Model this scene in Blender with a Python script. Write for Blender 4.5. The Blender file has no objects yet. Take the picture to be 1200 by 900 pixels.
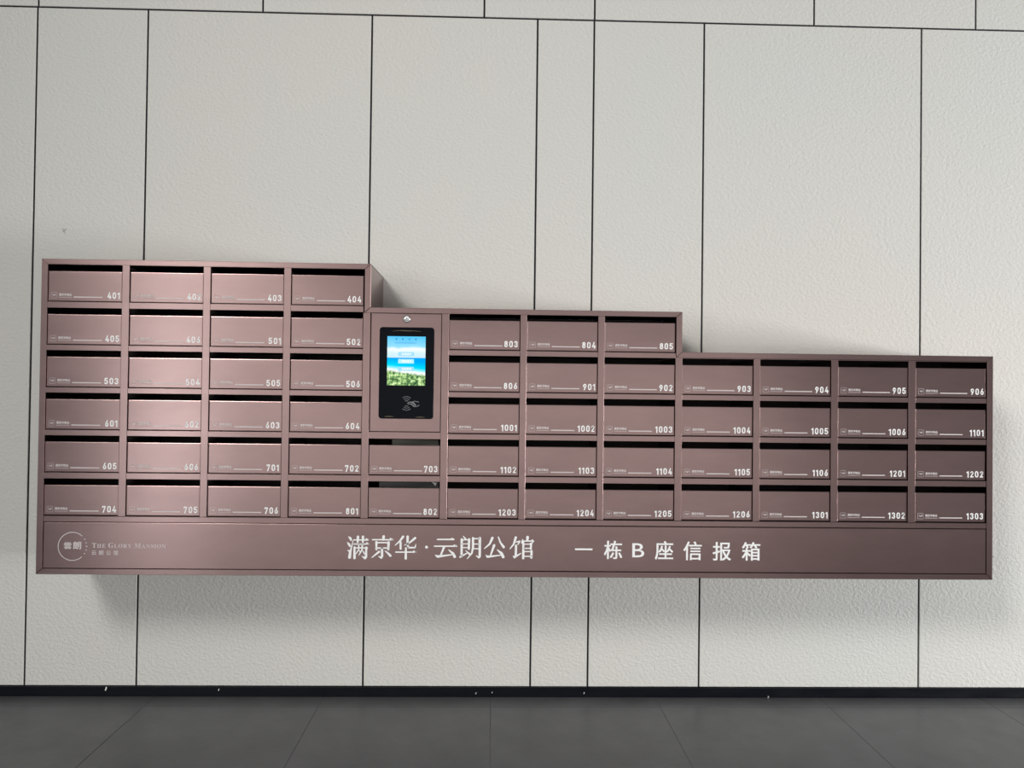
import bpy, bmesh, math, random
from mathutils import Vector, Matrix
random.seed(7)
SC = bpy.context.scene
COL = SC.collection

# ------------------------------------------------------------------ camera
cd = bpy.data.cameras.new('camera'); cam = bpy.data.objects.new('camera', cd); COL.objects.link(cam)
cd.sensor_fit = 'HORIZONTAL'; cd.sensor_width = 36.0; cd.lens = 27.0; cd.clip_start = 0.05
r_ = Vector((0.999602749, -0.025486628, 0.012032270))
u_ = Vector((-0.012358371, -0.012676354, 0.999843278))
w_ = Vector((0.025330108, 0.999594789, 0.012986292))
M4 = Matrix((r_, u_, -w_)).transposed().to_4x4(); M4.translation = Vector((0.0, -3.57376, 1.4))
cam.matrix_world = M4
SC.camera = cam
SC.view_settings.view_transform = 'Standard'; SC.view_settings.look = 'None'
SC.view_settings.gamma = 1.0; SC.view_settings.use_curve_mapping = False
SC.view_settings.exposure = 0.07

# ------------------------------------------------------------------ world + lights
wd = bpy.data.worlds.new('lobby_world'); SC.world = wd; wd.use_nodes = True
bg = wd.node_tree.nodes['Background']; bg.inputs[0].default_value = (0.93, 0.97, 1.0, 1); bg.inputs[1].default_value = 0.19

def area(name, loc, target, sx, sy, power, color):
    l = bpy.data.lights.new(name, 'AREA'); l.shape = 'RECTANGLE'; l.size = sx; l.size_y = sy
    l.energy = power; l.color = color
    o = bpy.data.objects.new(name, l); COL.objects.link(o); o.location = loc
    o.rotation_euler = (Vector(target) - Vector(loc)).to_track_quat('-Z', 'Y').to_euler()
    return o
key = key = key = key = key = key = key = key = key = area('key_ceiling_light', (-3.9, -6.5, 6.0), (3.4, 0, -1.8), 2.2, 2.2, 104, (1.0, 0.985, 0.95))
key.data.spread = math.radians(82)
area('tall_window_light', (-4.72, -8.5, 1.1), (-4.72, 0, 1.1), 0.75, 2.2, 44, (0.94, 0.98, 1.0))
area('added_wide_fill', (0.3, -8.7, 1.2), (0.3, 0, 1.2), 8.0, 2.4, 88, (1.0, 0.98, 0.96))  # added fill standing in for the bright room mirrored in the doors
area('added_low_fill', (6.0, -8.7, 0.5), (6.0, 0, 0.5), 3.4, 1.0, 11, (1.0, 0.98, 0.96))  # added lamp, brightens the lower right doors and the sign panel
area('added_side_fill', (9.2, -2.7, 0.62), (2.0, 0, 0.42), 3.0, 1.2, 670, (0.97, 0.985, 1.0))  # added fill from the right, lifts the wall there and near the floor

# ------------------------------------------------------------------ materials
def mat(name, col, rough=0.5, metal=0.0, spec=0.5):
    m = bpy.data.materials.new(name); m.use_nodes = True
    b = m.node_tree.nodes['Principled BSDF']
    b.inputs['Base Color'].default_value = (*col, 1); b.inputs['Roughness'].default_value = rough
    b.inputs['Metallic'].default_value = metal; b.inputs['Specular IOR Level'].default_value = spec
    return m, m.node_tree, b
def N(nt, t, **kw):
    n = nt.nodes.new(t)
    for k, v in kw.items(): setattr(n, k, v)
    return n
def noise(nt, coord, scale, detail=3, rough=0.5, mapscale=None, rot=None):
    if mapscale or rot:
        mp = N(nt, 'ShaderNodeMapping')
        if mapscale: mp.inputs['Scale'].default_value = mapscale
        if rot: mp.inputs['Rotation'].default_value = rot
        nt.links.new(coord, mp.inputs[0]); coord = mp.outputs[0]
    n = N(nt, 'ShaderNodeTexNoise'); n.inputs['Scale'].default_value = scale
    n.inputs['Detail'].default_value = detail; n.inputs['Roughness'].default_value = rough
    nt.links.new(coord, n.inputs['Vector']); return n.outputs[0]
def ramp(nt, fac, stops):
    r = N(nt, 'ShaderNodeValToRGB'); e = r.color_ramp.elements
    while len(e) < len(stops): e.new(0.5)
    for i, (p, c) in enumerate(stops):
        e[i].position = p; e[i].color = (*c, 1) if len(c) == 3 else c
    nt.links.new(fac, r.inputs[0]); return r.outputs[0]
def geo_pos(nt): return N(nt, 'ShaderNodeNewGeometry').outputs['Position']

# pale textured wall panel (orange-peel plaster)
m_wall, nt, b = mat('plaster_panel', (0.70, 0.70, 0.66), 0.75, 0, 0.3)
p = geo_pos(nt)
c = ramp(nt, noise(nt, p, 0.9, 3), [(0.3, (0.70, 0.675, 0.625)), (0.7, (0.675, 0.675, 0.64))])
nt.links.new(c, b.inputs['Base Color'])
n1 = noise(nt, p, 62, 3, 0.55, (1, 1, 1.25), (0, 0.5, 0)); n2 = noise(nt, p, 150, 2)
mx = N(nt, 'ShaderNodeMath', operation='MULTIPLY_ADD'); mx.inputs[1].default_value = 0.35
nt.links.new(n2, mx.inputs[0]); nt.links.new(n1, mx.inputs[2])
bp_ = N(nt, 'ShaderNodeBump'); bp_.inputs['Strength'].default_value = 0.65; bp_.inputs['Distance'].default_value = 0.006
nt.links.new(mx.outputs[0], bp_.inputs['Height']); nt.links.new(bp_.outputs[0], b.inputs['Normal'])
m_back, *_ = mat('joint_backing', (0.012, 0.011, 0.016), 0.9)

# dark floor tile
m_tile, nt, b = mat('slate_grey_tile', (0.09, 0.09, 0.092), 0.5, 0, 0.45)
p = geo_pos(nt)
c = ramp(nt, noise(nt, p, 3.6, 12, 0.72), [(0.3, (0.062, 0.064, 0.067)), (0.7, (0.098, 0.100, 0.104))])
nt.links.new(c, b.inputs['Base Color'])
rr = N(nt, 'ShaderNodeMapRange'); rr.inputs[3].default_value = 0.28; rr.inputs[4].default_value = 0.42
nt.links.new(noise(nt, p, 9, 5), rr.inputs[0]); nt.links.new(rr.outputs[0], b.inputs['Roughness'])
bp_ = N(nt, 'ShaderNodeBump'); bp_.inputs['Strength'].default_value = 0.25; bp_.inputs['Distance'].default_value = 0.001
nt.links.new(noise(nt, p, 40, 6, 0.6), bp_.inputs['Height']); nt.links.new(bp_.outputs[0], b.inputs['Normal'])
m_grout, *_ = mat('grey_grout', (0.085, 0.085, 0.087), 0.9)
m_base, nt, b = mat('black_skirting', (0.004, 0.005, 0.008), 0.38, 0, 0.18)
nt.links.new(ramp(nt, noise(nt, geo_pos(nt), 6, 5, 0.6, (1, 1, 6)), [(0.3, (0.30,)*3), (0.7, (0.5,)*3)]), b.inputs['Roughness'])

# mauve-bronze metallic paint, fine hairline finish
def paint(name, col, rough):
    m, nt, b = mat(name, col, rough, 1.0)
    p = geo_pos(nt)
    streak = noise(nt, p, 2.2, 5, 0.62, (1.0, 1.0, 5.0))
    mr = N(nt, 'ShaderNodeMapRange'); mr.inputs[1].default_value = 0.3; mr.inputs[2].default_value = 0.7
    mr.inputs[3].default_value = rough - 0.012; mr.inputs[4].default_value = rough + 0.015
    nt.links.new(streak, mr.inputs[0]); nt.links.new(mr.outputs[0], b.inputs['Roughness'])
    cc = ramp(nt, noise(nt, p, 7, 4, 0.6, (1, 1, 2.5)), [(0.25, tuple(x * 0.94 for x in col)), (0.75, tuple(min(1, x * 1.05) for x in col))])
    nt.links.new(cc, b.inputs['Base Color'])
    b.inputs['Anisotropic'].default_value = 0.62
    cv = N(nt, 'ShaderNodeCombineXYZ'); cv.inputs[2].default_value = 1.0
    nt.links.new(cv.outputs[0], b.inputs['Tangent'])
    return m
m_paint = paint('mauve_metallic_paint', (0.318, 0.218, 0.208), 0.30)
m_inside, *_ = mat('dark_interior_paint', (0.05, 0.038, 0.036), 0.6, 0.3)
m_print, *_ = mat('white_print', (0.93, 0.925, 0.91), 0.6)
m_faint, *_ = mat('thin_grey_print', (0.50, 0.42, 0.41), 0.6)
m_pale, *_ = mat('pale_print', (0.66, 0.60, 0.59), 0.6)
m_black, *_ = mat('black_glass', (0.003, 0.004, 0.007), 0.10, 0, 0.05)
m_sym, *_ = mat('grey_symbol_print', (0.22, 0.23, 0.24), 0.5)
m_gold, *_ = mat('dim_gold_print', (0.16, 0.12, 0.06), 0.5)
m_chrome, *_ = mat('chrome', (0.75, 0.75, 0.75), 0.18, 1.0)
m_keyhole, *_ = mat('keyhole_dark', (0.03, 0.03, 0.03), 0.5)
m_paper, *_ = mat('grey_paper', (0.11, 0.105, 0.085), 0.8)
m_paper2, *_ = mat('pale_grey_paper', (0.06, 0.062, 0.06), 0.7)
m_white, *_ = mat('white_speck', (0.8, 0.8, 0.78), 0.7)

# backlit landscape on the display (world coords: x -0.4388..-0.2803, z 1.430..1.634)
m_scr = bpy.data.materials.new('lit_landscape'); m_scr.use_nodes = True; nt = m_scr.node_tree; nt.nodes.clear()
out = N(nt, 'ShaderNodeOutputMaterial'); em = N(nt, 'ShaderNodeEmission'); nt.links.new(em.outputs[0], out.inputs[0])
tc = N(nt, 'ShaderNodeTexCoord'); sx = N(nt, 'ShaderNodeSeparateXYZ'); nt.links.new(tc.outputs['Object'], sx.inputs[0])
wob = N(nt, 'ShaderNodeMath', operation='MULTIPLY_ADD'); wob.inputs[1].default_value = 0.16
nt.links.new(noise(nt, tc.outputs['Object'], 14, 4), wob.inputs[0])
fz = N(nt, 'ShaderNodeMath', operation='MULTIPLY_ADD'); fz.inputs[1].default_value = 1 / 0.204; fz.inputs[2].default_value = -0.08
nt.links.new(sx.outputs[2], fz.inputs[0]); nt.links.new(fz.outputs[0], wob.inputs[2])
sky = ramp(nt, wob.outputs[0], [(0.60, (0.62, 0.86, 1.0)), (0.67, (0.70, 0.90, 1.0)), (0.745, (0.95, 1.0, 1.0)), (0.80, (0.30, 0.74, 1.0)), (1.0, (0.10, 0.58, 0.98))])
fz2 = N(nt, 'ShaderNodeMath', operation='MULTIPLY'); fz2.inputs[1].default_value = 1 / 0.204; nt.links.new(sx.outputs[2], fz2.inputs[0])
slope = N(nt, 'ShaderNodeMath', operation='MULTIPLY_ADD'); slope.inputs[1].default_value = 0.55
nt.links.new(sx.outputs[0], slope.inputs[0]); nt.links.new(fz2.outputs[0], slope.inputs[2])
sea = ramp(nt, slope.outputs[0], [(0.29, (0.92, 1.0, 0.97)), (0.34, (0.95, 0.98, 0.97)), (0.37, (0.30, 0.90, 1.0)), (0.42, (0.0, 0.72, 0.95)), (0.56, (0.0, 0.40, 0.95))])
leaf = ramp(nt, noise(nt, tc.outputs['Object'], 62, 5, 0.7), [(0.38, (0.02, 0.06, 0.03)), (0.46, (0.12, 0.26, 0.10)), (0.53, (0.36, 0.60, 0.20)), (0.62, (0.80, 1.0, 0.55))])
def mixc(fac, a, bcol):
    m = N(nt, 'ShaderNodeMix', data_type='RGBA'); nt.links.new(fac, m.inputs[0]); nt.links.new(a, m.inputs[6]); nt.links.new(bcol, m.inputs[7]); return m.outputs[2]
def step(v, t, wdt=0.01):
    m = N(nt, 'ShaderNodeMapRange'); m.inputs[1].default_value = t - wdt; m.inputs[2].default_value = t + wdt
    nt.links.new(v, m.inputs[0]); return m.outputs[0]
c1 = mixc(step(fz2.outputs[0], 0.565, 0.006), sea, sky)
w2 = N(nt, 'ShaderNodeMath', operation='MULTIPLY_ADD'); w2.inputs[1].default_value = -0.12
nt.links.new(noise(nt, tc.outputs['Object'], 40, 4), w2.inputs[0]); nt.links.new(slope.outputs[0], w2.inputs[2])
c2 = mixc(step(w2.outputs[0], 0.235, 0.02), leaf, c1)
nt.links.new(c2, em.inputs[0]); em.inputs[1].default_value = 1.0
def emit(name, col, st=1.0):
    m = bpy.data.materials.new(name); m.use_nodes = True; nt = m.node_tree; nt.nodes.clear()
    o = N(nt, 'ShaderNodeOutputMaterial'); e = N(nt, 'ShaderNodeEmission'); e.inputs[0].default_value = (*col, 1); e.inputs[1].default_value = st
    nt.links.new(e.outputs[0], o.inputs[0]); return m
m_btn = emit('lit_button', (0.36, 0.74, 0.93)); m_btn_pale = emit('lit_button_pale', (0.48, 0.90, 1.0))
m_lw = emit('lit_white_text', (0.95, 1.0, 1.0)); m_lb = emit('lit_blue_text', (0.05, 0.33, 0.72))

# ------------------------------------------------------------------ mesh helpers
def mesh(name, verts, faces, mats, mi=None, smooth=False):
    me = bpy.data.meshes.new(name); me.from_pydata([tuple(v) for v in verts], [], faces)
    for m in (mats if isinstance(mats, (list, tuple)) else [mats]): me.materials.append(m)
    if mi: me.polygons.foreach_set('material_index', mi)
    if smooth: me.polygons.foreach_set('use_smooth', [True] * len(me.polygons))
    me.update(); return me
def obj(name, me, parent=None, loc=(0, 0, 0), **props):
    o = bpy.data.objects.new(name, me); COL.objects.link(o); o.location = loc
    if parent: o.parent = parent
    for k, v in props.items(): o[k] = v
    return o
class MB:
    def __init__(s): s.v = []; s.f = []; s.m = []; s.k = 0
    def add(s, v, f, mi=0):
        n = len(s.v); s.v += v; s.f += [tuple(i + n for i in q) for q in f]; s.m += [mi] * len(f)
    def box(s, x0, x1, y0, y1, z0, z1, mi=0):
        s.add([(x0,y0,z0),(x1,y0,z0),(x1,y1,z0),(x0,y1,z0),(x0,y0,z1),(x1,y0,z1),(x1,y1,z1),(x0,y1,z1)],
              [(0,3,2,1),(4,5,6,7),(0,1,5,4),(1,2,6,5),(2,3,7,6),(3,0,4,7)], mi)
    def slab(s, x0, x1, yf, yb, z0, z1, c, d=None, mi=0):
        """plate whose front (-y side, at yf) has chamfered edges of width c, depth d"""
        d = c if d is None else d
        s.add([(x0,yb,z0),(x1,yb,z0),(x1,yb,z1),(x0,yb,z1),
               (x0,yf+d,z0),(x1,yf+d,z0),(x1,yf+d,z1),(x0,yf+d,z1),
               (x0+c,yf,z0+c),(x1-c,yf,z0+c),(x1-c,yf,z1-c),(x0+c,yf,z1-c)],
              [(0,3,2,1),(0,1,5,4),(1,2,6,5),(2,3,7,6),(3,0,4,7),(4,5,9,8),(5,6,10,9),(6,7,11,10),(7,4,8,11),(8,9,10,11)], mi)
    def prism(s, poly, yf, yb, c=0.0, mi=0):
        """extrude an x,z polygon (counter-clockwise seen from -y) from yb to yf with a small inset chamfer"""
        n = len(poly); cx = sum(q[0] for q in poly) / n; cz = sum(q[1] for q in poly) / n
        A = [(x, yb, z) for x, z in poly]; Bv = [(x, yf + c, z) for x, z in poly]; Cv = []
        for i in range(n):
            p0, p1, p2 = Vector(poly[i-1]), Vector(poly[i]), Vector(poly[(i+1) % n])
            e1 = (p1 - p0).normalized(); e2 = (p2 - p1).normalized()
            n1 = Vector((-e1.y, e1.x)); n2 = Vector((-e2.y, e2.x)); h = n1 + n2
            h = h / max(0.3, h.dot(n1)) if h.length > 1e-6 else n1
            q = p1 + h * c; Cv.append((q.x, yf, q.y))
        f = [tuple(range(n))[::-1]]
        for i in range(n):
            j = (i + 1) % n; f += [(i, j, n + j, n + i), (n + i, n + j, 2*n + j, 2*n + i)]
        f.append(tuple(range(2*n, 3*n))); s.add(A + Bv + Cv, f, mi)
    def disc(s, x, z, r, y, n=12, mi=0):
        s.add([(x + r * math.cos(2*math.pi*k/n), y, z + r * math.sin(2*math.pi*k/n)) for k in range(n)], [tuple(range(n))], mi)
    def ribbon(s, pts, y, mi=0, cap=True, n=10):
        """pts: (x, z, width) centre line, drawn as flat print facing -y"""
        # each stretch is its own quad, overlaps stepped apart by hundredths of a millimetre
        for i in range(len(pts) - 1):
            (xa, za, wa), (xb, zb, wb) = pts[i], pts[i+1]
            d = Vector((xb - xa, zb - za))
            if d.length < 1e-7: continue
            d.normalize(); nx, nz = -d.y, d.x; s.k = (s.k + 1) % 5; yy = y - 0.00003 * s.k
            s.add([(xa - nx*wa/2, yy, za - nz*wa/2), (xb - nx*wb/2, yy, zb - nz*wb/2), (xb + nx*wb/2, yy, zb + nz*wb/2), (xa + nx*wa/2, yy, za + nz*wa/2)], [(0, 1, 2, 3)], mi)
        for i, q in enumerate(pts):
            if cap or 0 < i < len(pts) - 1:
                s.k = (s.k + 1) % 5; s.disc(q[0], q[1], q[2]/2, y - 0.00003 * s.k, n, mi)
    def text(s, body, x, z, size, y, mi=0, bold=0.0, width=None, sx=1.0, space=1.0):
        """flat lettering, lower-left of its bounding box at x,z; optional exact width"""
        cu = bpy.data.curves.new('lettering', 'FONT'); cu.body = body; cu.size = size; cu.resolution_u = 3; cu.space_character = space
        o = bpy.data.objects.new('lettering', cu); COL.objects.link(o)
        dg = bpy.context.evaluated_depsgraph_get(); dg.update()
        me = bpy.data.meshes.new_from_object(o.evaluated_get(dg))
        vs = [tuple(v.co) for v in me.vertices]; fs = [tuple(q.vertices) for q in me.polygons]
        bpy.data.objects.remove(o); bpy.data.curves.remove(cu); bpy.data.meshes.remove(me)
        if not vs: return 0
        x0 = min(v[0] for v in vs); x1 = max(v[0] for v in vs); z0 = min(v[1] for v in vs)
        k = (width / (x1 - x0)) if width else sx
        offs = [(0, 0)] if not bold else [(-bold, 0), (bold, 0), (0, -bold), (0, bold)]
        for i, (dx, dz) in enumerate(offs):
            s.add([(x + (v[0]-x0)*k + dx, y - i*0.00005, z + v[1]-z0 + dz) for v in vs], fs, mi)
        return (x1 - x0) * k
    def build(s, name, mats, parent=None, loc=(0,0,0), smooth=False, **props):
        return obj(name, mesh(name, s.v, s.f, mats, s.m, smooth), parent, loc, **props)
def rebase(o):
    """move the object's origin to the middle of its mesh (geometry stays put)"""
    me = o.data; n = len(me.vertices); c = Vector((0, 0, 0))
    for v in me.vertices: c += v.co
    c /= n; me.transform(Matrix.Translation(-c)); o.location = o.location + c
    return o
def arc(cx, cz, rx, rz, a0, a1, w, n=8):
    return [(cx + rx*math.cos(math.radians(a0 + (a1-a0)*k/n)), cz + rz*math.sin(math.radians(a0 + (a1-a0)*k/n)), w) for k in range(n+1)]

# ------------------------------------------------------------------ the setting
wall = MB(); wall.box(-4.6, 4.7, 0.0045, 0.12, 0.0, 4.6)
wall = wall.build('wall_back', m_back, kind='structure')
G = 0.0044
XB = [-4.6, -3.65, -3.15, -2.118, -1.614, -0.5815, 0.191, 0.4575, 0.9775, 2.016, 2.533, 3.57, 4.7]
XT = [-4.6, -3.15, -2.115, -1.088, -0.060, 0.4585, 1.500, 2.277, 3.31, 4.7]
def wall_panel(x0, x1, z0, z1, i):
    q = MB(); q.slab(x0 + G, x1 - G, 0.0, 0.0045, z0, z1, 0.0016, 0.0014)
    o = q.build('panel', m_wall, wall); rebase(o)
for i in range(len(XB)-1): wall_panel(XB[i], XB[i+1], 0.046, 3.155, i)
for i in range(len(XT)-1): wall_panel(XT[i], XT[i+1], 3.1635, 4.6, i)

q = MB()                                        # small scuff marks on the plaster
for dx, dz, s_ in ((0, 0, 0.006), (0.008, 0.006, 0.004), (-0.006, 0.009, 0.003), (0.004, -0.010, 0.003)): q.disc(-1.979 + dx, 2.125 + dz, s_, -0.0004, 7)
m_scuff, *_ = mat('scuff_grey', (0.40, 0.39, 0.37), 0.9)
q.build('scuff_mark', m_scuff, wall)
q = MB(); q.disc(2.371, 0.66, 0.0045, -0.0004, 7); q.build('scuff_mark', m_scuff, wall)

bb = MB(); bb.slab(-4.6, 4.7, -0.012, 0.0045, 0.0, 0.0445, 0.002)
for x in (-1.62, -0.595, 0.46, 2.0): bb.box(x - 0.0006, x + 0.0006, -0.0123, -0.011, 0.001, 0.043)
bbo = bb.build('baseboard_back', m_base, kind='structure')
for k, (x, z, rr_) in enumerate([(-1.745, 0.035, 0.006), (-1.235, 0.032, 0.0035), (-0.06, 0.018, 0.003), (0.44, 0.02, 0.003), (0.015, 0.022, 0.0025), (1.30, 0.004, 0.0025)]):
    q = MB(); q.ribbon([(x, z - rr_, rr_*0.9), (x + rr_*0.6, z + rr_, rr_)], -0.0125)
    q.build('paint_fleck', m_white, bbo)

fl = MB(); fl.box(-4.6, 4.7, -9.5, 0.12, -0.06, -0.0035)
floor = fl.build('floor', [m_tile], kind='structure')
gr = MB(); gr.box(-4.6, 4.7, -4.7, 0.0, -0.0034, -0.0012); gr.build('grout_bed', m_grout, floor)
XF = [-4.6, -3.82, -3.055, -2.290, -1.522, -0.757, 0.008, 0.772, 1.540, 2.305, 3.07, 3.84, 4.7]
YF = [0.0, -0.122, -0.888, -1.654, -2.42, -3.186, -3.952, -4.7]
for i in range(len(XF)-1):
    for j in range(len(YF)-1):
        x0, x1, y1, y0 = XF[i] + 0.0011, XF[i+1] - 0.0011, YF[j] - (0.0011 if j else 0), YF[j+1] + 0.0011
        if j == 0: y1 = 0.0
        c = 0.0012; z = random.uniform(-0.0003, 0.0003)
        q = MB(); q.add([(x0,y0,-0.003),(x1,y0,-0.003),(x1,y1,-0.003),(x0,y1,-0.003),(x0,y0,z-c*.6),(x1,y0,z-c*.6),(x1,y1,z-c*.6),(x0,y1,z-c*.6),
                         (x0+c,y0+c,z),(x1-c,y0+c,z),(x1-c,y1-c,z),(x0+c,y1-c,z)],
                        [(0,3,2,1),(0,1,5,4),(1,2,6,5),(2,3,7,6),(3,0,4,7),(4,5,9,8),(5,6,10,9),(6,7,11,10),(7,4,8,11),(8,9,10,11)])
        rebase(q.build('tile', m_tile, floor))

# ------------------------------------------------------------------ mailbox bank
FY = -0.370                                     # front plane of the frame
bank = obj('mailbox_bank', None, None, (0.13, 0.0, 0.638))
bank['label'] = 'stepped mauve metallic bank of numbered mailboxes with a touchscreen, mounted on the pale wall'
bank['category'] = 'mailbox'
# parts are modelled in world coordinates, then hung on the bank
def part(mb, name, mats, parent=bank, smooth=False, **props):
    o = mb.build(name, mats, None, smooth=smooth, **props)
    rebase(o); wl = o.location.copy(); o.parent = parent
    base = Vector((0, 0, 0)); q = parent
    while q: base += q.location; q = q.parent
    o.location = wl - base
    return o
XL = [-1.8366, -1.5031, -1.1720, -0.8408, -0.5118, -0.1840, 0.1406, 0.4666, 0.7957, 1.1257, 1.4579, 1.7895]
XR = [-1.5325, -1.2004, -0.8695, -0.5405, -0.2137, 0.1141, 0.4402, 0.7670, 1.0979, 1.4285, 1.7591, 2.0945]
ZT = [1.911, 1.7330, 1.5580, 1.3834, 1.2079, 1.0307]
OH = 0.1530                                     # opening height
X0, X1, XS1, XS2 = -1.8617, 2.1225, -0.5112, 0.7945
Z1, Z2, Z3, ZB = 1.9345, 1.7535, 1.5840, 0.6385
W, H = 0.0255, 0.0228
outer = [(X0, Z1), (XS1, Z1), (XS1, Z2), (XS2, Z2), (XS2, Z3), (X1, Z3), (X1, ZB), (X0, ZB)]
inner = [(X0+W, Z1-H), (XS1-W, Z1-H), (XS1-W, Z2-H), (XS2-W, Z2-H), (XS2-W, Z3-H), (X1-W, Z3-H), (X1-W, ZB+H), (X0+W, ZB+H)]
for i in range(8):
    j = (i + 1) % 8
    a, b2, c2, d2 = outer[i], outer[j], inner[j], inner[i]
    ax = Vector((b2[0]-a[0], b2[1]-a[1])).normalized() * 0.0005      # hairline mitre gap
    poly = [(a[0]+ax.x, a[1]+ax.y), (b2[0]-ax.x, b2[1]-ax.y), (c2[0]-ax.x, c2[1]-ax.y), (d2[0]+ax.x, d2[1]+ax.y)][::-1]
    q = MB(); q.prism(poly, FY, FY + 0.014, 0.0012); part(q, 'frame_rail', m_paint)
# outer casing: sheet from the frame back to the wall, with a thin return flange at the wall
q = MB(); t = 0.0015
for i in range(8):
    j = (i + 1) % 8; (ax_, az_), (bx_, bz_) = outer[i], outer[j]
    dx, dz = bx_ - ax_, bz_ - az_; L = math.hypot(dx, dz); nx, nz = dz / L, -dx / L     # inward normal (clockwise outline)
    e = 0.0012; nx, nz = nx, nz
    o1 = (ax_ + nx*e, az_ + nz*e); o2 = (bx_ + nx*e, bz_ + nz*e); i1 = (ax_ + nx*(e+t), az_ + nz*(e+t)); i2 = (bx_ + nx*(e+t), bz_ + nz*(e+t))
    q.add([(o1[0], FY+0.013, o1[1]), (o2[0], FY+0.013, o2[1]), (o2[0], 0.0, o2[1]), (o1[0], 0.0, o1[1]),
           (i1[0], FY+0.013, i1[1]), (i2[0], FY+0.013, i2[1]), (i2[0], 0.0, i2[1]), (i1[0], 0.0, i1[1])],
          [(0,1,2,3), (7,6,5,4), (0,4,5,1), (1,5,6,2), (2,6,7,3), (3,7,4,0)])
part(q, 'casing', m_paint)
q = MB(); q.box(X0+0.004, XS1-0.004, -0.0035, -0.0015, ZB+0.004, Z1-0.004); q.box(XS1-0.004, XS2-0.004, -0.0035, -0.0015, ZB+0.004, Z2-0.004)
q.box(XS2-0.004, X1-0.004, -0.0035, -0.0015, ZB+0.004, Z3-0.004); part(q, 'back_panel', m_inside)

def top_row(i): return 0 if i < 4 else (1 if i < 8 else 2)
def top_z(i): return inner[0][1] if i < 4 else (inner[2][1] if i < 8 else inner[4][1])
zsill = ZT[5] - OH                              # underside of the last row
# stiles between columns, and the partitions behind them
for i in range(11):
    a, b2 = XR[i], XL[i+1]
    zt = min(top_z(i), top_z(i+1))
    q = MB(); q.slab(a, b2, FY + 0.0004, FY + 0.014, zsill, zt, 0.0004, 0.0003); part(q, 'stile', m_paint)
    mid = (a + b2) / 2
    q = MB(); q.box(mid - 0.0008, mid + 0.0008, FY + 0.0145, -0.004, ZB + 0.004, zt - 0.002); part(q, 'partition', m_inside)
# lower sill rail, sign panel
q = MB(); q.slab(X0+W+0.0004, X1-W-0.0004, FY + 0.0006, FY + 0.014, 0.8533, zsill - 0.0004, 0.0018); part(q, 'sill_rail', m_paint)
q = MB(); q.slab(X0+W+0.0022, X1-W-0.0022, FY + 0.0018, FY + 0.0135, ZB+H+0.0018, 0.8512, 0.0018, 0.0012)
sign = part(q, 'sign_panel', m_paint)
SY = FY + 0.0018 - 0.0004

# per-cell rails, shelves and doors
numbers = {0: [401,402,403,404], 1: [405,406,501,502,None,803,804,805], 2: [503,504,505,506,None,806,901,902,903,904,905,906],
           3: [601,602,603,604,None,1001,1002,1003,1004,1005,1006,1101], 4: [605,606,701,702,703,1102,1103,1104,1105,1106,1201,1202],
           5: [704,705,706,801,802,1203,1204,1205,1206,1301,1302,1303]}
# technical numerals drawn as strokes; unit height 1, width .56
NW, T = 0.56, 0.178
def digit_paths(ch):
    h = T/2; xl, xr, zb, zt = h, NW - h, h, 1 - h; cx = NW/2; rx = cx - h; S = lambda pts: [(a, b, T) for a, b in pts]
    A = lambda cx, cz, rx, rz, a0, a1: [(a, b, T) for a, b, _ in arc(cx, cz, rx, rz, a0, a1, T)]
    if ch == '0': return [A(cx, zt-rx, rx, rx, 0, 180) + A(cx, zb+rx, rx, rx, 180, 360) + S([(xr, zt-rx)])]
    if ch == '1': return [S([(xr, zb-h+0.02), (xr, zt)]), S([(xr, zt), (xr-0.20, zt-0.16)])]
    if ch == '2': return [A(cx, zt-rx, rx, rx, 170, -35) + S([(xl, zb), ]), S([(xl, zb), (xr, zb)])]
    if ch == '3': return [A(cx-0.01, zt-0.19, rx, 0.19, 160, -90), A(cx-0.01, zb+0.225, rx+0.01, 0.225, 90, -160)]
    if ch == '4': return [S([(cx+0.06, 1-h*0.6), (xl-0.01, 0.27), (xr+0.06, 0.27)]), S([(xr-0.06, 0.50), (xr-0.06, zb-h+0.02)])]
    if ch == '5': return [S([(xr-0.01, zt), (xl+0.02, zt), (xl, 0.52)]) + A(cx-0.02, zb+0.255, rx+0.02, 0.255, 125, -155)]
    if ch == '6': return [A(cx, zb+0.24, rx, 0.24, 0, 360), S([(xl+0.01, zb+0.30), (cx+0.08, 1-h*0.6)])]
    if ch == '7': return [S([(xl, zt-0.12), (xl, zt), (xr, zt), (cx-0.08, zb-h+0.02)])]
    if ch == '8': return [A(cx, zt-0.185, rx-0.02, 0.185, 0, 360), A(cx, zb+0.23, rx, 0.23, 0, 360)]
    if ch == '9': return [A(cx, zt-0.24, rx, 0.24, 0, 360), S([(xr-0.01, zt-0.30), (cx-0.08, h*0.6)])]
NH, ADV = 0.0265, 0.0208
def number_mesh(s):                              # right edge at x=0, base at z=0, print at y=0
    q = MB()
    for k, ch in enumerate(s):
        ox = -sum(ADV - (0.0060 if c == '1' else 0) for c in s[k+1:]) - NW * NH
        for pth in digit_paths(ch): q.ribbon([(ox + a*NH, b2*NH, w2*NH) for a, b2, w2 in pth], 0.0, n=8)
    return mesh('number', q.v, q.f, m_print, q.m)
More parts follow.
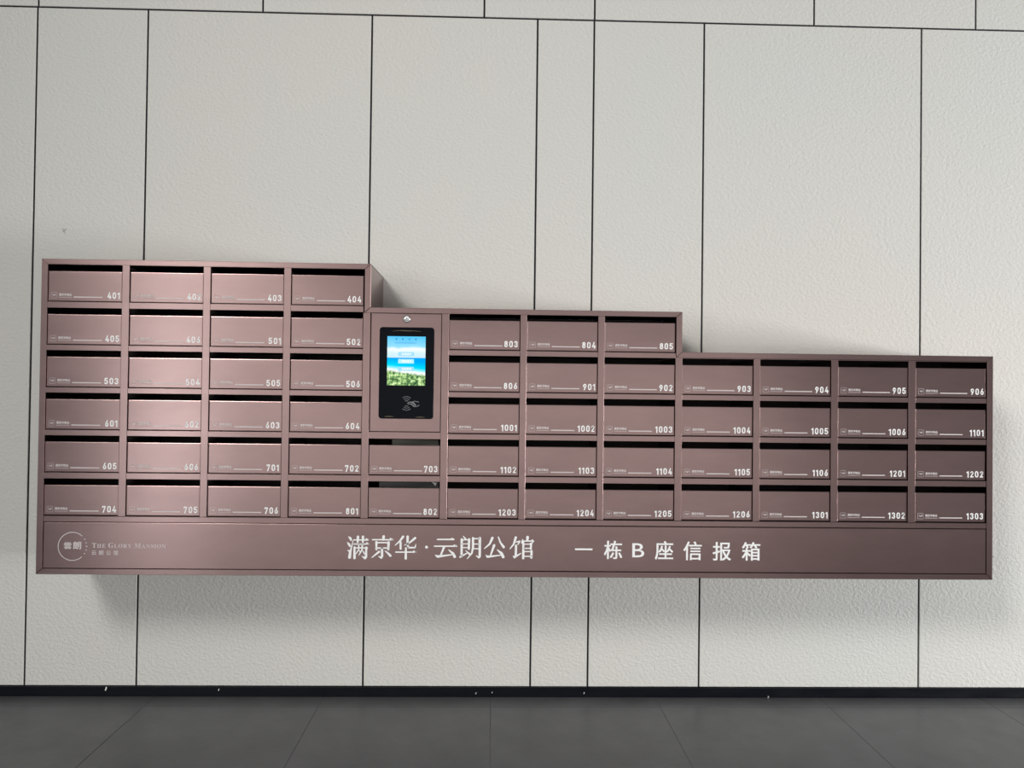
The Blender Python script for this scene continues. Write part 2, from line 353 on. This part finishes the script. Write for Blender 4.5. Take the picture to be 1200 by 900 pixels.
# maker's emblem: thin rounded square with a tiny mark, shared by all doors (origin at its lower left)
q = MB(); e = 0.0235; rr_ = 0.003
def rrect(x0, x1, z0, z1, r, w2):
    pts = arc(x1-r, z1-r, r, r, 0, 90, w2, 4) + arc(x0+r, z1-r, r, r, 90, 180, w2, 4) + arc(x0+r, z0+r, r, r, 180, 270, w2, 4) + arc(x1-r, z0+r, r, r, 270, 360, w2, 4)
    return pts + [pts[0]]
q.ribbon(rrect(0, e, 0, e, rr_, 0.0015), 0.0, 0, False)
q.ribbon([(0.0045, 0.0135, 0.0016), (0.0075, 0.0150, 0.0018), (0.0085, 0.0105, 0.0016)], -0.0001, 1)
q.ribbon([(0.0105, 0.0145, 0.0018), (0.0115, 0.0090, 0.0020), (0.0145, 0.0105, 0.0018), (0.0150, 0.0160, 0.0018)], -0.0001, 1)
q.ribbon([(0.0180, 0.0155, 0.0022), (0.0172, 0.0105, 0.0016)], -0.0001, 1)
EMB = mesh('emblem', q.v, q.f, [m_faint, m_pale], q.m)
q = MB(); q.text('满京华物业', 0, 0.0092, 0.0112, 0.0, 0, 0.0004, 0.052)
for k in range(16): q.box(k*0.0033, k*0.0033 + 0.0024, -0.0002, 0.0, 0.0018, 0.0048 + 0.0006*((k*7) % 3 == 0), 1)
LET = mesh('company_lettering', q.v, q.f, [m_pale, m_faint], q.m)
LINE = {}
for nd, L in ((3, 0.1175), (4, 0.0985)):
    q = MB(); q.box(0, L, -0.0003, 0.0, -0.0021, 0.0021); LINE[nd] = mesh('name_line', q.v, q.f, m_pale)
def door_mesh(wd_, hd):
    q = MB(); q.slab(0, wd_, 0, 0.0032, 0, hd, 0.0022, 0.0007)
    # folded edges returning inwards
    q.box(0.001, wd_-0.001, 0.0032, 0.014, hd-0.0018, hd-0.0003)
    return mesh('door', q.v, q.f, m_paint)
DY = FY + 0.0042
for r0 in range(6):
    for i, n in enumerate(numbers[r0]):
        xa, xb, zt = XL[i], XR[i], ZT[r0]; zb = zt - OH
        if r0 < 5:                               # rail under this opening
            zlow = ZT[r0+1]
            if n is None and r0 < 3: continue
            q = MB(); zz = 1.2358 if n is None else zb
            q.slab(xa + 0.0003, xb - 0.0003, FY + 0.0010, FY + 0.014, zlow, zz, 0.0006, 0.0004); part(q, 'rail', m_paint)
            q = MB(); q.box(xa - 0.010, xb + 0.010, FY + 0.0145, -0.004, zlow + 0.010, zlow + 0.0116); part(q, 'shelf', m_inside)
        else:
            q = MB(); q.box(xa - 0.010, xb + 0.010, FY + 0.0145, -0.004, zb - 0.016, zb - 0.0144); part(q, 'shelf', m_inside)
        if n is None: continue
        if r0 == top_row(i) and top_z(i) > zt + 0.0005:      # closing strip between frame and first slot
            q = MB(); q.slab(xa + 0.0003, xb - 0.0003, FY + 0.0010, FY + 0.012, zt, top_z(i), 0.0004); part(q, 'rail', m_paint)
        wd_ = xb - xa - 0.0044; hd = OH - 0.0270 - 0.0032
        dx, dz = xa + 0.0022, zb + 0.0032
        d = obj('door', door_mesh(wd_, hd), bank, Vector((dx, DY, dz)) - bank.location)
        d['label'] = 'mailbox door numbered %d' % n
        d.rotation_euler = (math.radians(random.uniform(-0.18, 0.18)), 0, math.radians(random.uniform(-0.22, 0.22)))   # hung very slightly out of true
        s = str(n)
        obj('number', number_mesh(s), d, (wd_ - 0.0085, -0.0004, 0.0118))
        obj('emblem', EMB, d, (0.0115, -0.0004, 0.0120))
        obj('company_lettering', LET, d, (0.0430, -0.0004, 0.0120))
        obj('name_line', LINE[len(s)], d, (0.1035, -0.0003, 0.0170))

# ------------------------------------------------------------------ terminal door in column five
q = MB(); q.slab(-0.5082, -0.2150, FY + 0.0014, FY + 0.013, 1.2372, 1.7300, 0.0022, 0.0012)
term = part(q, 'terminal_door', m_paint, label='tall blank door carrying the touchscreen and a lock')
q = MB(); cx, cz = -0.3600, 1.7070; y0 = FY + 0.0014; n = 24
ring = lambda r, y: [(cx + r*math.cos(2*math.pi*k/n), y, cz + r*math.sin(2*math.pi*k/n)) for k in range(n)]
prof = [(0.0140, y0), (0.0140, y0-0.0025), (0.0125, y0-0.0040), (0.0100, y0-0.0040), (0.0092, y0-0.0028), (0.0060, y0-0.0024)]
v = [];  f = []; 
for rr_, yy in prof: v += ring(rr_, yy)
for a in range(len(prof)-1):
    for k in range(n): f.append((a*n+k, a*n+(k+1) % n, (a+1)*n+(k+1) % n, (a+1)*n+k))
f.append(tuple((len(prof)-1)*n + k for k in range(n)))
q.add(v, f); q.box(cx-0.0011, cx+0.0011, y0-0.0028, y0-0.0020, cz-0.0048, cz+0.0048, 1)
q.disc(cx, cz, 0.0158, y0 - 0.0002, 24, 1)
part(q, 'lock', [m_chrome, m_keyhole], term, label='round chrome cam lock')
# bezel: rounded black glass plate
bx0, bx1, bz0, bz1 = -0.4718, -0.2448, 1.2915, 1.6722
q = MB(); pts = [(a, b2) for a, b2, _ in rrect(bx0, bx1, bz0, bz1, 0.013, 0)[:-1]]
q.prism(pts, FY - 0.0030, FY + 0.003, 0.0018); part(q, 'bezel', m_black, term, label='black glass bezel')
BY = FY - 0.0033
scx, scz = -0.4388, 1.4300; sw, sh = 0.1585, 0.2040
q = MB(); q.add([(0,0,0),(sw,0,0),(sw,0,sh),(0,0,sh)], [(0,1,2,3)], 0)
for zc, mi, hh in ((0.1305, 1, 0.0165), (0.1005, 2, 0.0180), (0.0690, 1, 0.0170)):
    pts = [(a, b2) for a, b2, _ in rrect(0.0455, 0.1110, zc-hh/2, zc+hh/2, 0.002, 0)[:-1]]
    q.add([(a, -0.0002, b2) for a, b2 in pts], [tuple(range(len(pts)))], mi)
for zc, tx in ((0.1305, '投递信件'), (0.1005, '领取信件'), (0.0690, '设备管理')):
    q.text(tx, 0.0595, zc - 0.0048, 0.0105, -0.0004, 3, 0.0003)
for k, ch in enumerate('智能信箱'): q.text(ch, 0.0335 + k*0.0268, 0.1885, 0.0085, -0.0004, 4, 0.0004)
q.text('欢迎使用智能信报箱系统', 0.0300, 0.1735, 0.0080, -0.0004, 4, 0.0, 0.091)
part_o = q.build('display', [m_scr, m_btn, m_btn_pale, m_lw, m_lb])
part_o.parent = term; part_o['label'] = 'lit screen with a sea, sky and greenery picture and three buttons'
part_o.location = Vector((scx, BY, scz)) - term.location - bank.location
q = MB(); ccx, ccz = -0.3560, 1.3555
for rad in (0.0095, 0.0175, 0.0262):
    q.ribbon(arc(ccx, ccz + 0.002, rad, rad, 128, 52, 0.0026, 10), BY, 0); q.ribbon(arc(ccx, ccz - 0.002, rad, rad, 232, 308, 0.0026, 10), BY, 0)
q.ribbon([(ccx+0.004, ccz+0.001, 0.003), (ccx+0.014, ccz+0.006, 0.003), (ccx+0.027, ccz+0.003, 0.006), (ccx+0.037, ccz-0.006, 0.005)], BY-0.0001, 0)
q.ribbon([(ccx+0.006, ccz-0.002, 0.002), (ccx+0.020, ccz-0.002, 0.004), (ccx+0.030, ccz-0.011, 0.005), (ccx+0.036, ccz-0.013, 0.003)], BY-0.0001, 0)
q.ribbon([(ccx+0.024, ccz+0.007, 0.002), (ccx+0.036, ccz+0.0095, 0.0025), (ccx+0.050, ccz+0.006, 0.0025)], BY, 0)
q.ribbon([(ccx+0.034, ccz-0.011, 0.002), (ccx+0.044, ccz-0.012, 0.0025), (ccx+0.052, ccz-0.006, 0.0025)], BY, 0)
part(q, 'contactless_symbol', m_sym, term, label='grey radio waves and a hand holding a card')
q = MB()
for xa, xb, zc in ((-0.447, -0.410, 1.3000), (-0.318, -0.281, 1.2985)): q.ribbon([(xa, zc, 0.001), ((xa+xb)/2, zc+0.001, 0.0028), (xb, zc, 0.001)], BY, 0)
q.ribbon([(-0.418, 1.655, 0.0008), (-0.39, 1.6585, 0.0016), (-0.36, 1.657, 0.0030), (-0.33, 1.6575, 0.0016), (-0.30, 1.655, 0.0008)], BY, 0)
part(q, 'bezel_ornament', m_gold, term)

# ------------------------------------------------------------------ lettering on the sign panel
SIGN_STROKES = [
 [-5882,8012,25,-5810,7942,80,-5773,7869,55],
 [-5928,7774,22,-5861,7691,80,-5816,7613,55],
 [-5689,7872,19,-5762,7543,44,-5806,7355,80,-5830,7159,102],
 [-5905,7443,30,-5818,7399,62],
 [-5661,7877,39,-5082,7874,39],
 [-5154,7926,42,-5082,7877,47],
 [-5496,8007,86,-5503,7788,64],
 [-5288,8009,83,-5292,7789,64],
 [-5666,7705,39,-5049,7709,39],
 [-5128,7764,42,-5057,7714,47],
 [-5633,7578,64,-5627,7129,83],
 [-5633,7549,39,-5109,7548,39],
 [-5148,7579,47,-5109,7540,55],
 [-5148,7547,64,-5151,7179,78,-5197,7127,80],
 [-5323,7209,22,-5197,7127,78],
 [-5455,7710,53,-5460,7475,42,-5567,7302,30],
 [-5310,7711,55,-5319,7476,47,-5449,7248,28],
 [-5436,7451,25,-5380,7350,36],
 [-5295,7437,28,-5218,7312,47],
 [-4437,8028,88,-4447,7895,67],
 [-4893,7892,42,-4059,7892,47],
 [-4154,7941,47,-4065,7898,57],
 [-4733,7799,67,-4729,7490,67],
 [-4733,7770,42,-4210,7773,42],
 [-4228,7785,83,-4233,7494,67],
 [-4730,7546,42,-4230,7550,42],
 [-4495,7542,73,-4490,7219,78,-4524,7148,73],
 [-4637,7212,21,-4524,7145,67],
 [-4616,7394,73,-4761,7276,52,-4915,7151,26],
 [-4367,7431,26,-4248,7338,62,-4150,7236,83],
 [-3632,8025,78,-3764,7841,57,-3959,7663,26],
 [-3732,7797,67,-3728,7524,67],
 [-3444,8026,83,-3445,7682,62,-3390,7573,57,-3134,7575,52,-3098,7722,21],
 [-3137,7969,78,-3343,7791,52,-3577,7666,21],
 [-3926,7384,42,-3088,7390,42],
 [-3191,7427,47,-3103,7393,52],
 [-3508,7555,62,-3511,7122,78],
 [-2213,7920,44,-1523,7925,47],
 [-1620,7963,44,-1542,7929,54],
 [-2328,7640,44,-1405,7647,47],
 [-1513,7688,44,-1431,7650,54],
 [-1922,7628,74,-2070,7251,54],
 [-2281,7269,34,-2192,7212,81,-1534,7301,30],
 [-1728,7491,34,-1554,7339,81,-1483,7209,88],
 [-1138,8059,30,-1034,7934,64],
 [-1199,7928,78,-1198,7237,72],
 [-1207,7905,36,-884,7915,36],
 [-895,7938,78,-900,7542,72],
 [-1189,7744,33,-898,7747,33],
 [-1187,7590,33,-896,7592,33],
 [-1253,7205,69,-1136,7269,55,-932,7385,30],
 [-1028,7466,25,-861,7318,72],
 [-735,7987,72,-727,7609,72,-775,7357,55,-958,7136,28],
 [-735,7962,39,-444,7970,39],
 [-449,7989,83,-445,7234,75,-481,7187,64],
 [-600,7261,19,-481,7190,64],
 [-701,7742,35,-464,7743,35],
 [-706,7547,35,-462,7548,35],
 [76,8000,83,-36,7748,61,-254,7558,30],
 [320,8038,39,410,7806,55,546,7626,83],
 [151,7694,83,14,7292,47],
 [-188,7283,22,-119,7217,75,456,7287,28],
 [287,7505,34,454,7368,88,533,7215,94],
 [1047,8028,80,966,7747,58,811,7557,33],
 [1057,7834,33,1214,7872,50],
 [1215,7867,55,1137,7733,30],
 [1062,7693,69,1056,7275,78],
 [956,7256,33,1001,7204,75,1271,7374,30],
 [1537,8038,97,1530,7917,72],
 [1332,7939,36,1310,7805,61],
 [1325,7879,39,1752,7882,39],
 [1727,7934,42,1784,7876,47,1729,7797,28],
 [1365,7844,66,1365,7167,78],
 [1374,7750,36,1706,7752,36],
 [1687,7771,72,1677,7550,64],
 [1392,7575,36,1676,7577,36],
 [1393,7443,36,1733,7445,36],
 [1712,7469,72,1705,7193,75],
 [1396,7246,39,1712,7248,39],
]

CHAR_COUNTS = [19, 11, 7, 7, 14, 5, 16]
k0 = 0
for cnt in CHAR_COUNTS:
    q = MB()
    for st in SIGN_STROKES[k0:k0 + cnt]:
        q.ribbon([(st[a]/1e4, st[a+1]/1e4, st[a+2]/1e4 * 1.28) for a in range(0, len(st), 3)], SY)
    k0 += cnt; part(q, 'brush_character', m_print, sign)
q = MB(); q.disc(-0.2655, 0.7600, 0.0060, SY, 14); part(q, 'middle_dot', m_print, sign)
q = MB(); q.box(0.3525, 0.4255, SY-0.0003, SY, 0.7518, 0.7590); part(q, 'block_character', m_print, sign)
def glyph(ch, x0, x1, z0, z1, b=0.0011):
    """one character stretched to an exact box"""
    q = MB(); g = MB(); g.text(ch, 0, 0, 0.09, 0.0, 0)
    ax_, bx_ = min(v[0] for v in g.v), max(v[0] for v in g.v); az_, bz_ = min(v[2] for v in g.v), max(v[2] for v in g.v)
    if ch == 'B': b = 0.0004
    for k, (dx, dz) in enumerate(((-b, -b*0.6), (b, -b*0.6), (-b, b*0.6), (b, b*0.6))):
        q.add([(x0 + b + (v[0]-ax_)/(bx_-ax_)*(x1-x0-2*b) + dx, SY - 0.00005*k, z0 + b + (v[2]-az_)/(bz_-az_)*(z1-z0-2*b) + dz) for v in g.v], g.f)
    part(q, 'block_character', m_print, sign)
for ch, x0, x1, z0, z1 in (('栋', 0.4735, 0.5505, 0.7150, 0.7925), ('B', 0.5925, 0.6430, 0.7235, 0.7825), ('座', 0.6875, 0.7645, 0.7145, 0.7925),
                           ('信', 0.8075, 0.8855, 0.7125, 0.7915), ('报', 0.9310, 1.0085, 0.7120, 0.7905), ('箱', 1.0540, 1.1320, 0.7125, 0.7905)):
    glyph(ch, x0, x1, z0, z1)
q = MB(); cx, cz, R0 = -1.7155, 0.7530, 0.0575
q.ribbon(arc(cx, cz, R0, R0, 48, 312, 0.0030, 48), SY, 0)
for a in (31, 15, 0, -15, -31): q.disc(cx + R0*math.cos(math.radians(a)), cz + R0*math.sin(math.radians(a)), 0.0026 if a else 0.0034, SY, 8)
q.text('雲', cx - 0.034, cz - 0.011, 0.0300, SY, 0, 0.0005, 0.0300); q.text('朗', cx + 0.003, cz - 0.011, 0.0330, SY, 0, 0.0010, 0.0320)
def caps(s, x, z, big, small):
    for wrd in s.split(' '):
        for k, ch in enumerate(wrd):
            sz = big if k == 0 else small
            ww = q.text(chr(0x1D400 + ord(ch) - 65), x, z, sz, SY, 0); x += ww + 0.0030
        x += 0.0085
    return x
xe = caps('THE GLORY MANSION', -1.6360, 0.7480, 0.0290, 0.0232)
for k, ch in enumerate('云朗公馆'): q.text(ch, -1.6370 + k*0.0295, 0.7185, 0.0205, SY, 0, 0.0003)
part(q, 'estate_logo', m_pale, sign, label='pale open-circle emblem with small lettering beside it')

# ------------------------------------------------------------------ post lying in two of the boxes
def letter(name, x0, x1, z0, z1, y, m, label, tip=None):
    cxm = (x0 + x1) / 2; vs = []; fs = []; nx = 14
    for k in range(nx + 1):
        u = k / nx; bend = 0.004 * math.sin(u * math.pi * 1.3)
        for (dz, dy) in ((0, 0.012), (0.5, 0.004), (1, 0.0)):
            vs.append((x0 + (x1-x0)*u - cxm, dy + bend, (z1-z0)*dz))
    for k in range(nx):
        for j in range(2): fs.append((k*3+j, (k+1)*3+j, (k+1)*3+j+1, k*3+j+1))
    n0 = len(vs); vs += [(a, b2 + 0.0016, c2) for a, b2, c2 in vs]; fs += [tuple(n0 + i for i in f[::-1]) for f in fs]
    for k in range(nx):
        fs.append((k*3+2, (k+1)*3+2, n0+(k+1)*3+2, n0+k*3+2)); fs.append(((k+1)*3, k*3, n0+k*3, n0+(k+1)*3))
    fs.append((0, 1, n0+1, n0)); fs.append((1, 2, n0+2, n0+1)); e = nx*3
    fs.append((e+1, e, n0+e, n0+e+1)); fs.append((e+2, e+1, n0+e+1, n0+e+2))
    mats = [m]; mi = [0]*len(fs)
    if tip:
        a = len(vs); w2 = x1 - cxm; h = z1 - z0
        vs += [(w2-0.030, -0.004, h), (w2-0.008, -0.006, h-0.003), (w2-0.014, -0.008, h-0.016)]; fs.append((a, a+1, a+2)[::-1]); mi.append(1); mats.append(m_white)
    o = obj(name, mesh(name, vs, fs, mats, mi), None, (cxm, y, z0)); o['label'] = label; o['category'] = 'letter'; return o
letter('envelope', -0.4180, -0.2240, 1.0424, 1.2030, -0.335, m_paper, 'grey-brown envelope seen through the slot of box 703 below the touchscreen')
letter('folded_leaflet', -0.4700, -0.2200, 0.8640, 1.0265, -0.335, m_paper2, 'dim grey leaflet with a white corner in the slot of box 802', True)
